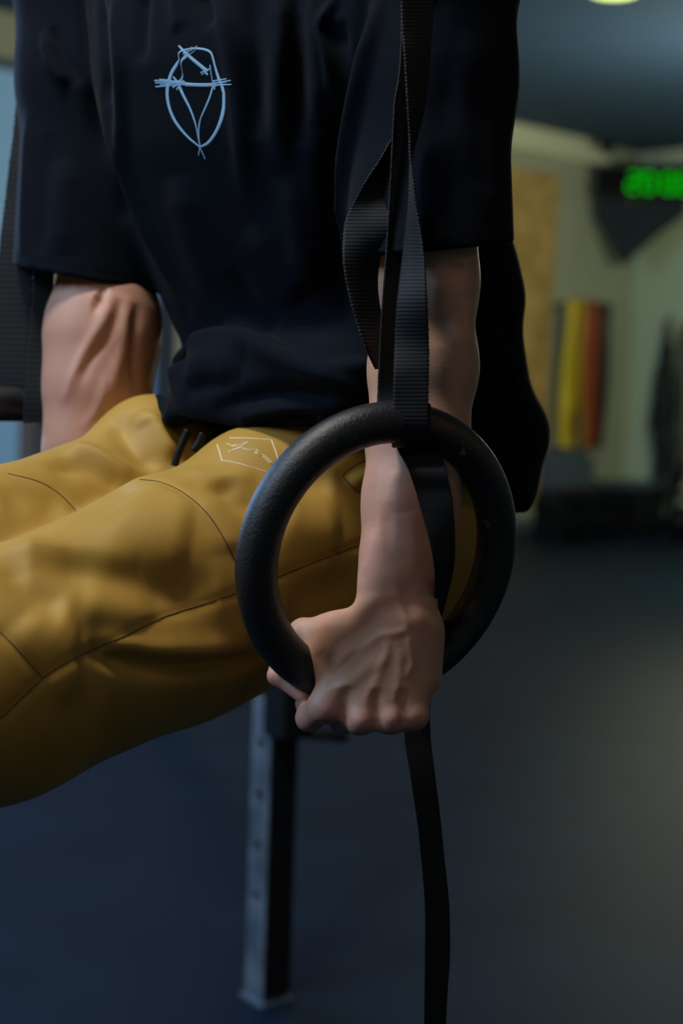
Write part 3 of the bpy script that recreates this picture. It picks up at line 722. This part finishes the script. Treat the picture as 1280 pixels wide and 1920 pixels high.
V, Fs = refine(V, Fs, lambda X: (np.abs(X[:, 0] - w0[0]) < .16) & (X[:, 2] < P(760, 780, 1.14)[2]) & (X[:, 2] > .88) & (X[:, 1] < 1.24) & (X[:, 1] > 1.04) & (X[:, 0] > P(490, 1200, 1.13)[0]))
body = Sculpt(V, Fs)
sk = body.strokes
sk([ # hand: knuckles, extensor ridges, veins, hollows
 ([(612, 1330)], .0085, .0012), ([(676, 1352)], .0070, .0016), ([(735, 1345)], .0065, .0014), ([(777, 1340)], .0060, .0010),
 ([(652, 1285), (645, 1325), (643, 1365)], .0058, -.0026), ([(703, 1290), (705, 1335), (706, 1374)], .0048, -.0024), ([(753, 1290), (756, 1335), (757, 1372)], .0046, -.0021),
 ([(625, 1300), (675, 1265), (715, 1225)], .0048, .0010), ([(680, 1325), (708, 1270), (728, 1215)], .0038, .0009), ([(738, 1320), (748, 1265), (750, 1215)], .0036, .0009),
 ([(665, 1228), (690, 1208), (712, 1192), (745, 1186), (762, 1172), (748, 1130), (738, 1090)], .0034, .0012), ([(765, 1178), (768, 1215), (772, 1245), (758, 1275)], .0032, .0011), ([(728, 1195), (722, 1230), (700, 1262)], .0030, .0008),
 ([(598, 1220), (618, 1262), (622, 1290)], .0075, -.0022), ([(570, 1178), (610, 1172), (650, 1165)], .0060, .0008),
 ([(620, 1205), (650, 1240)], .011, .0015), ([(600, 1352), (612, 1366)], .004, -.0022), ([(690, 1180), (705, 1150)], .008, -.0010),
 ([(768, 1085), (764, 1130), (772, 1160)], .0055, -.0010), ([(785, 1150)], .0100, .0022),
 # forearm tendons and veins
 ([(712, 870), (708, 950), (715, 1010), (735, 1060), (748, 1110)], .0045, .0009), ([(730, 940), (728, 1020), (738, 1080)], .006, -.0014), ([(765, 960), (778, 1020), (776, 1080)], .006, .0013), ([(700, 990), (690, 1040), (682, 1080)], .006, .0008), ([(745, 880), (752, 960)], .008, .0010),
])
sk([ # far forearm
 ([(215, 548), (200, 590), (165, 650), (140, 700), (118, 760)], .0060, .0030), ([(225, 560), (205, 625), (165, 680), (150, 720)], .0050, -.0022), ([(243, 555), (236, 600), (228, 660), (205, 730), (180, 790)], .0075, .0034), ([(238, 600), (240, 680), (250, 750)], .0050, .0012),
 ([(262, 560), (250, 620), (247, 690), (252, 750)], .0075, -.0028), ([(178, 560), (195, 565)], .0110, -.0050), ([(200, 700), (185, 760), (150, 810)], .004, .0012), ([(215, 690), (200, 740), (190, 790)], .004, -.0012)])
sk([([(855, 480), (840, 560), (825, 650)], .010, -.0022), ([(880, 560), (872, 660)], .012, .0022), ([(830, 520), (822, 600)], .012, .0015)])
P0 = mesh_obj('person', body.V, body.F, M_skin)
fl = np.zeros(len(body.V))
for (q_, rad_, amt) in [(P(612, 1330, 1.083), .011, .8), (P(677, 1354, 1.080), .010, .9), (P(735, 1350, 1.083), .010, .7), (P(777, 1345, 1.09), .010, .5), (P(515, 1270, d_t + .018), .02, .9), (P(555, 1298, d_t + .01), .015, .9), (P(578, 1340, 1.10), .012, .5),
                        (P(750, 1120, 1.10), .03, .35), (P(745, 980, 1.12), .06, .45), (P(700, 900, 1.13), .05, .35), (P(180, 700, 1.42), .10, .5), (P(190, 580, 1.42), .05, .5), (P(548, 1185, d_t + .02), .012, .4)]:
    dd_ = np.linalg.norm(body.V - q_, axis=1); fl = np.maximum(fl, amt * np.exp(-(dd_ / rad_) ** 2))
at_ = P0.data.attributes.new('flush', 'FLOAT', 'POINT'); at_.data.foreach_set('value', fl.astype(np.float32))
nt = M_skin.node_tree; bs = nt.nodes['Principled BSDF']; src = bs.inputs['Base Color'].links[0].from_socket
an = nt.nodes.new('ShaderNodeAttribute'); an.attribute_name = 'flush'; mx = nt.nodes.new('ShaderNodeMix'); mx.data_type = 'RGBA'
nt.links.new(an.outputs['Fac'], mx.inputs['Factor']); nt.links.new(src, mx.inputs['A']); mx.inputs['B'].default_value = (.56, .26, .225, 1); nt.links.new(mx.outputs['Result'], bs.inputs['Base Color'])
tag(P0, 'athlete in a black T-shirt and ochre trousers holding an L-sit on two rings', 'person')
# hair and eyes
hb = Body(); hb.ball(HC + UP * .035 - Fw * .022, .088, .02, sq=(Fw, 1.18)); hb.ball(HC - UP * .065 + Fw * .085, .082, .02, op='s', sq=(UP, 1.05)); hb.ball(HC - UP * .11 - Fw * .02, .075, .02, op='s')
Vh, Fh = hb.build(HC - .15, HC + .17, .004); mesh_obj('hair', Vh, Fh, M_hair, P0)
for s in (-1, 1):
    bm = bmesh.new(); bmesh.ops.create_uvsphere(bm, u_segments=20, v_segments=12, radius=.0115); bmesh.ops.translate(bm, vec=Vector(HC + Rt * s * .031 + UP * .005 + Fw * .083), verts=bm.verts); bm_obj('eye', bm, M_eye, P0, True)

# ---- trousers
Tm = Body(); sqR = (Rt, .82)
Tm.ball(PC + Fw * .0 + UP * .0, .118, .05, sq=(Rt, 1.38)); Tm.ball(P(745, 1000, 1.40), .095, .05)
Tm.chain([(P(715, 1015, 1.375), .104), (P(590, 1030, 1.33), .108), (P(330, 1124, 1.235), .1065), (P(0, 1268, 1.105), .0955), (K1 + Fw * .10 - UP * .02, .086), (A1, .062)], .04, .02, sq=sqR)
Tm.chain([(P(500, 1000, 1.48), .100), (P(300, 962, 1.40), .0960), (P(0, 1087, 1.247), .0940), (K2 + Fw * .06, .086), (A2, .062)], .016, .02, sq=sqR)
Tm.cone(P(470, 893, 1.285), P(600, 885, 1.32), .036, .045, .06)
Tm.ball(P(280, 822, 1.385), .034, .05)
V, Fs = Tm.build(np.array([-1.05, .3, .85]), np.array([.35, 1.75, 1.35]), .0034)
V, Fs = (lambda B_: (lambda r: r)(None) or (V, Fs))(None)
tr = Sculpt(V, Fs)
tr.strokes([(q[0], q[1], q[2] * (1.45 if q[1] > .008 else 1.2)) for q in [
 # far thigh folds
 ([(222, 775), (232, 810), (262, 850), (305, 885)], .013, -.0065), ([(278, 768), (302, 815), (328, 862)], .010, .0060), ([(255, 772), (268, 800)], .010, .003), ([(90, 880), (150, 872), (200, 895), (240, 930)], .014, -.0060),
 ([(35, 858), (110, 838), (170, 848), (215, 875), (260, 905)], .011, .0055), ([(0, 935), (60, 930), (120, 960)], .018, -.003),
 # near thigh folds
 ([(60, 1052), (150, 1062), (240, 1085), (330, 1108), (410, 1108)], .022, -.0080), ([(0, 1020), (90, 1024), (180, 1042), (260, 1062)], .014, .0045), ([(10, 1035), (40, 1085), (85, 1125), (120, 1150)], .017, -.0055),
 ([(150, 1160), (200, 1185), (250, 1196), (320, 1178)], .014, -.0028), ([(160, 1105), (220, 1125), (300, 1125)], .026, .0025), ([(50, 1150), (100, 1195), (150, 1195)], .024, .004),
 ([(200, 960), (290, 990), (360, 1010)], .04, .004), ([(405, 905), (440, 938), (490, 962)], .014, -.0050), ([(370, 915), (430, 985), (440, 1040)], .024, .003), ([(340, 885), (410, 893), (480, 895)], .010, .0025),
 ([(165, 1218), (230, 1240), (320, 1252), (420, 1246), (500, 1232)], .0075, -.0090), ([(190, 1205), (260, 1218), (360, 1220), (470, 1208)], .011, .0050), ([(90, 1300), (150, 1255)], .014, .003),
 ([(520, 960), (580, 985), (640, 990)], .025, .005), ([(540, 1130), (620, 1110), (680, 1080)], .02, -.004), ([(550, 900), (620, 905)], .014, -.003),
 ([(645, 892), (692, 868)], .0030, -.0022), ([(660, 908), (700, 884)], .007, .0030), ([(672, 924), (705, 912)], .004, -.0055)]])
tr.smooth(3); tr.refresh()
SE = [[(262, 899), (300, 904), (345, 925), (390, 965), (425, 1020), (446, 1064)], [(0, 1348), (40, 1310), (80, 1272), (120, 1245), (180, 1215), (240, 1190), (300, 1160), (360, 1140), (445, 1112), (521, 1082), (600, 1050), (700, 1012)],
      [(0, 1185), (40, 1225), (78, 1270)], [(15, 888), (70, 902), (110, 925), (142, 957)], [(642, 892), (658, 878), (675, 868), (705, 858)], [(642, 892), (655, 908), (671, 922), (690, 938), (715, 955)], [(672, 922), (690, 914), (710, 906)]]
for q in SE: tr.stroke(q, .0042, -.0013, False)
tr.refresh()
TR = mesh_obj('trousers', tr.V, tr.F, M_trous, P0)
for q in SE: tr.ribbon([(q, 2.0)], .0006, 'seam', M_seam, TR)  # seam strips, darkened to stand for the shade in the fold
def Z4(L): return [(380 + x / 4, 780 + y / 4) for x, y in L]
em = [(Z4([(200, 165), (330, 168), (430, 173), (515, 180)]), 2.2), (Z4([(515, 180), (545, 260), (575, 360)]), 2.4), (Z4([(108, 215), (125, 265), (145, 337)]), 2.4), (Z4([(145, 337), (200, 342), (290, 362), (380, 388), (475, 420)]), 2.2),
      (Z4([(180, 208), (225, 222), (250, 212)]), 1.8), (Z4([(215, 230), (270, 218), (338, 195)]), 1.8), (Z4([(335, 198), (290, 228), (235, 250), (188, 272)]), 2.4), (Z4([(188, 270), (240, 252), (290, 240), (330, 252), (370, 256), (385, 250), (408, 252)]), 1.8),
      (Z4([(408, 252), (412, 268), (404, 288)]), 1.8), (Z4([(404, 288), (388, 266), (368, 266)]), 1.6), (Z4([(418, 300), (440, 290), (465, 300), (505, 335), (522, 350)]), 1.8), (Z4([(522, 350), (505, 354), (475, 325), (450, 302)]), 1.8)]
e_ = tr.ribbon(em, .0007, 'embroidered_emblem', M_thread, TR); e_['label'] = 'cream stitched emblem of angular lines'
# drawcord at the waist
for cordp, d0 in (([(352, 806), (343, 828), (333, 852), (327, 874)], 1.300), ([(380, 812), (374, 828), (362, 846)], 1.285)):
    tube('drawcord', [np.array(P(x, y, d0)) for x, y in cordp], .0036, M_black, TR, 8, 6)
# ---- shoes
for k, (k_, a_) in enumerate(((K1, A1), (K2, A2))):
    sh = Body(); heel = a_ - UP * .045 - Fw * -.015; toe = a_ + UP * .14 + Fw * .14
    sh.cone(a_ + Fw * .02, heel + Fw * .03, .045, .042, .02); sh.cone(heel + Fw * .035, toe, .042, .040, .03); sh.cone(heel + Fw * .06, toe + Fw * .02, .036, .040, .01, sq=(Rt, 1.1))
    ps = np.array([heel, toe, a_]); Vs, Fs2 = sh.build(ps.min(0) - .09, ps.max(0) + .1, .004)
    mesh_obj('shoe', Vs, Fs2, M_black, P0)

# ---- T-shirt
Sh = Body()
Sh.add(loft(slices(TROWS, .70), Rt, Fw, 2.25), .03)
Sh.cone(NB - Rt * .03, S1 + UP * .012, .066, .068, .05); Sh.cone(NB + Rt * .03, S2 + UP * .012, .066, .068, .05)
n1a, n1b = P(812, -40, 1.215), P(800, 600, 1.18); n2a, n2b = P(165, -40, 1.485), P(160, 640, 1.465)
Sh.cone(S1, P(814, 150, 1.205), .070, .066, .05); Sh.cone(P(814, 150, 1.205), P(801, 620, 1.175), .062, .074, .03)
Sh.cone(S2, P(158, 150, 1.48), .068, .068, .05); Sh.cone(P(158, 150, 1.48), P(160, 650, 1.468), .062, .078, .025)
# sleeve hems: everything of the sleeve below its hem plane is cut away
def hemcut(pts, cen, rad):
    p0, p1, p2 = pts; n = np.cross(p1 - p0, p2 - p0); n /= np.linalg.norm(n)
    if n[2] < 0: n = -n
    def f(X):
        dpl = (X - p0) @ n          # negative below
        c = cen; rr = np.hypot(X[:, 0] - c[0], X[:, 1] - c[1]) - rad
        return np.maximum(dpl, rr)
    return f
h1 = (P(650, 484, 1.175), P(958, 456, 1.175), P(800, 472, 1.09)); h2 = (P(37, 500, 1.46), P(295, 549, 1.46), P(165, 526, 1.375))
c1 = P(801, 620, 1.175); c2 = P(160, 640, 1.468)
# the cut must spare the torso: remove sleeve volume outside the torso only
tor = loft(slices(TROWS, .70), Rt, Fw, 2.25)
def cutter(h, c, rad):
    base = hemcut(h, c, rad)
    return lambda X: np.maximum(base(X), -tor(X) + .000)
Sh.add(cutter(h1, c1, .125), .002, 's'); Sh.add(cutter(h2, c2, .125), .002, 's')
# hollow sleeves
Sh.cone(P(808, 330, 1.195), P(801, 640, 1.175), .045, .0665, .008, op='s'); Sh.cone(P(160, 380, 1.475), P(160, 660, 1.468), .045, .071, .008, op='s')
Sh.cone(P(432, 752, 1.335), P(640, 738, 1.275), .057, .056, .03); Sh.cone(P(298, 758, 1.375), P(350, 800, 1.34), .010, .024, .015)
# bottom hem surface
zf = P(590, 799, 1.27)[2]; zbk = P(960, 975, 1.50)[2]
def hem(X):
    dx = X[:, 0] - PC[0]; dy = X[:, 1] - PC[1]; v = dx * Fw[0] + dy * Fw[1]; u = dx * Rt[0] + dy * Rt[1]
    t = np.clip((v + .13) / .27, 0, 1)
    z = zbk + (zf - zbk) * t + .004 * np.sin(u * 40) - .014 * np.clip((u - .03) / .10, 0, 1) * t
    return (z - X[:, 2]) * .8
Sh.add(hem, .004, 'i')
# hollow torso hem
def cav(X):
    return np.maximum(tor(X) + .006, X[:, 2] - (zbk + .02))
V, Fs = Sh.build(np.array([-.55, 1.0, .98]), np.array([.35, 1.75, 1.72]), .0032)
ts = Sculpt(V, Fs)
ts.strokes([(q[0], q[1], q[2] * 1.3) for q in [
 # bunching above the lap
 ([(318, 735), (335, 690), (370, 655), (425, 643), (480, 658), (560, 690), (640, 722), (672, 748)], .011, .0120), ([(345, 700), (400, 670), (460, 680)], .022, .0060), ([(425, 632), (470, 655), (540, 680), (620, 700)], .0075, -.0080), ([(418, 612), (465, 632), (530, 662)], .010, .0065),
 ([(395, 775), (450, 750), (520, 738), (600, 738), (650, 745)], .010, -.0075), ([(440, 790), (500, 772), (580, 760), (660, 752)], .008, .0055), ([(345, 740), (370, 725), (460, 715)], .010, -.0045), ([(600, 712), (640, 696), (700, 684)], .009, .0060), ([(590, 700), (625, 715)], .006, -.005),
 ([(460, 795), (520, 785), (600, 782)], .008, -.006), ([(330, 640), (300, 600)], .02, .004), ([(325, 780), (335, 800)], .012, .006),
 # sleeve/torso crease at left
 ([(150, -20), (158, 120), (185, 250), (222, 350), (240, 420)], .0075, -.0085), ([(185, 150), (215, 270), (255, 380), (300, 490), (345, 590)], .016, .0060), ([(80, 60), (100, 120), (128, 160)], .007, .0050), ([(95, 50), (115, 100), (150, 160)], .006, -.0040),
 ([(55, 200), (47, 340), (42, 480)], .010, .003), ([(120, 300), (110, 480)], .016, .0035), ([(90, 250), (80, 480)], .012, -.003), 
 # vertical chest folds
 ([(215, -20), (222, 90), (228, 200), (232, 330)], .011, .0055), ([(188, -20), (196, 100), (205, 200)], .008, -.0045), ([(270, -20), (262, 120)], .010, -.0045), ([(330, -20), (335, 60)], .010, .0030), ([(405, -20), (425, 60), (440, 150), (452, 260), (462, 380)], .010, .0055), ([(380, -20), (400, 50)], .008, -.004), ([(468, -20), (482, 120), (486, 260)], .009, -.0045),
 ([(520, -20), (528, 60), (520, 180), (530, 320)], .010, .0060), ([(553, -20), (556, 120), (560, 280)], .008, -.0050), ([(580, -20), (592, 100), (596, 240)], .008, .0050), ([(640, -20), (612, 30), (598, 60), (606, 82), (618, 120), (620, 190)], .0055, .0060), ([(632, 40), (640, 110), (642, 220)], .009, -.006),
 ([(330, 330), (360, 450), (400, 560)], .022, .0045), ([(470, 420), (530, 500), (570, 560)], .022, .0045), ([(540, 330), (560, 430), (575, 540)], .012, .0040), ([(430, 500), (480, 590), (520, 620)], .016, -.0045), ([(280, 450), (320, 540), (360, 600)], .014, -.003),
 # near sleeve edge
 ([(716, -20), (690, 90), (668, 190), (650, 310), (643, 400), (645, 490)], .0085, .0085), ([(690, -20), (655, 120), (630, 260), (622, 400), (630, 520), (660, 610)], .010, -.0110),
 ([(880, 60), (870, 200), (880, 330)], .014, .003), ([(850, 100), (835, 300), (845, 440)], .012, -.003), ([(915, 200), (925, 420)], .012, .003), ([(815, 400), (812, 470)], .010, .004),
 # back of the shirt
 ([(900, 560), (945, 600), (960, 640)], .012, -.006), ([(920, 700), (965, 730)], .012, -.006), ([(930, 830), (990, 862)], .012, -.007), ([(930, 600), (940, 700)], .02, .003)]])
hemL = [(330, 808), (380, 800), (440, 790), (500, 784), (560, 781), (620, 779)]
ts.stroke(hemL, .0020, -.0006, False); ts.stroke([(40, 482), (100, 498), (180, 512), (285, 530)], .0020, -.0006, False); ts.stroke([(660, 465), (800, 455), (955, 438)], .0020, -.0006, False)
ts.refresh()
TS = mesh_obj('t_shirt', ts.V, ts.F, M_shirt, P0)
def Z3(L): return [(260 + x / 6.4, 60 + y / 6.4) for x, y in L]
def L3(L, *wd): return (Z3(L), [v / 6.4 for v in wd])
logo = [L3([(475, 250), (478, 290), (488, 330)], 14, 8), L3([(488, 330), (455, 390), (400, 480), (370, 560), (348, 650), (342, 760), (365, 900), (420, 1040), (500, 1160), (600, 1270), (725, 1375)], 16, 40, 46, 50, 50, 45, 40, 36, 30, 18),
 L3([(725, 1385), (830, 1330), (920, 1210), (985, 1060), (1020, 900), (1022, 760), (1000, 650), (960, 560), (920, 430), (880, 280), (845, 232), (770, 206), (680, 198), (600, 205), (520, 225), (480, 255)], 18, 34, 40, 52, 62, 56, 44, 30, 26, 26, 22, 18, 18, 22),
 L3([(190, 583), (350, 590), (560, 602)], 14, 16), L3([(200, 610), (350, 608), (550, 612)], 16), L3([(203, 658), (350, 645), (560, 628)], 14), L3([(248, 568), (350, 578), (450, 600)], 10), L3([(255, 634), (350, 628), (450, 615)], 12),
 L3([(540, 622), (700, 632), (880, 626), (960, 608), (1105, 583)], 34, 30, 22, 16, 12), L3([(560, 636), (800, 645), (960, 636), (1112, 630)], 24, 20, 12), L3([(880, 592), (960, 578), (1056, 562)], 14, 12), L3([(890, 612), (1050, 602)], 14), 
 L3([(480, 165), (560, 250), (680, 355), (820, 470)], 18, 34, 40, 44), L3([(742, 490), (800, 465), (860, 440)], 14), L3([(755, 512), (810, 480), (870, 430)], 12), L3([(790, 470), (828, 514)], 26), L3([(855, 395), (862, 450), (872, 520), (885, 600)], 18, 14, 12),
 L3([(530, 268), (585, 225), (642, 180)], 12), L3([(545, 285), (620, 225), (706, 168)], 12), L3([(570, 292), (625, 262), (680, 218)], 10), L3([(575, 285), (530, 325), (508, 370), (512, 420)], 40, 26, 6), L3([(512, 420), (528, 495)], 4), L3([(528, 485), (522, 550), (480, 610)], 6, 24, 30),
 L3([(415, 540), (455, 590), (500, 645)], 24), L3([(410, 665), (470, 625), (545, 588)], 22), L3([(455, 692), (490, 640), (522, 590)], 18), L3([(440, 600), (540, 610)], 36), L3([(480, 640), (540, 770), (620, 930), (680, 1100), (710, 1250), (738, 1395)], 46, 34, 24, 16, 14),
 L3([(895, 640), (850, 790), (790, 930), (740, 1050), (720, 1180), (724, 1300), (735, 1370), (718, 1480)], 26, 26, 18, 22, 18, 14), L3([(735, 1390), (765, 1450), (796, 1522)], 14), L3([(890, 610), (912, 692)], 20), L3([(895, 600), (925, 660)], 14)]
lg = ts.ribbon(logo, .0005, 'shirt_print', M_print, TS); lg['label'] = 'pale blue brush-stroke emblem printed on the chest'
for q in (hemL, [(40, 482), (100, 498), (180, 512), (285, 530)]): ts.ribbon([(q, 1.6)], .00015, 'hem_stitch', M_shirt, TS)
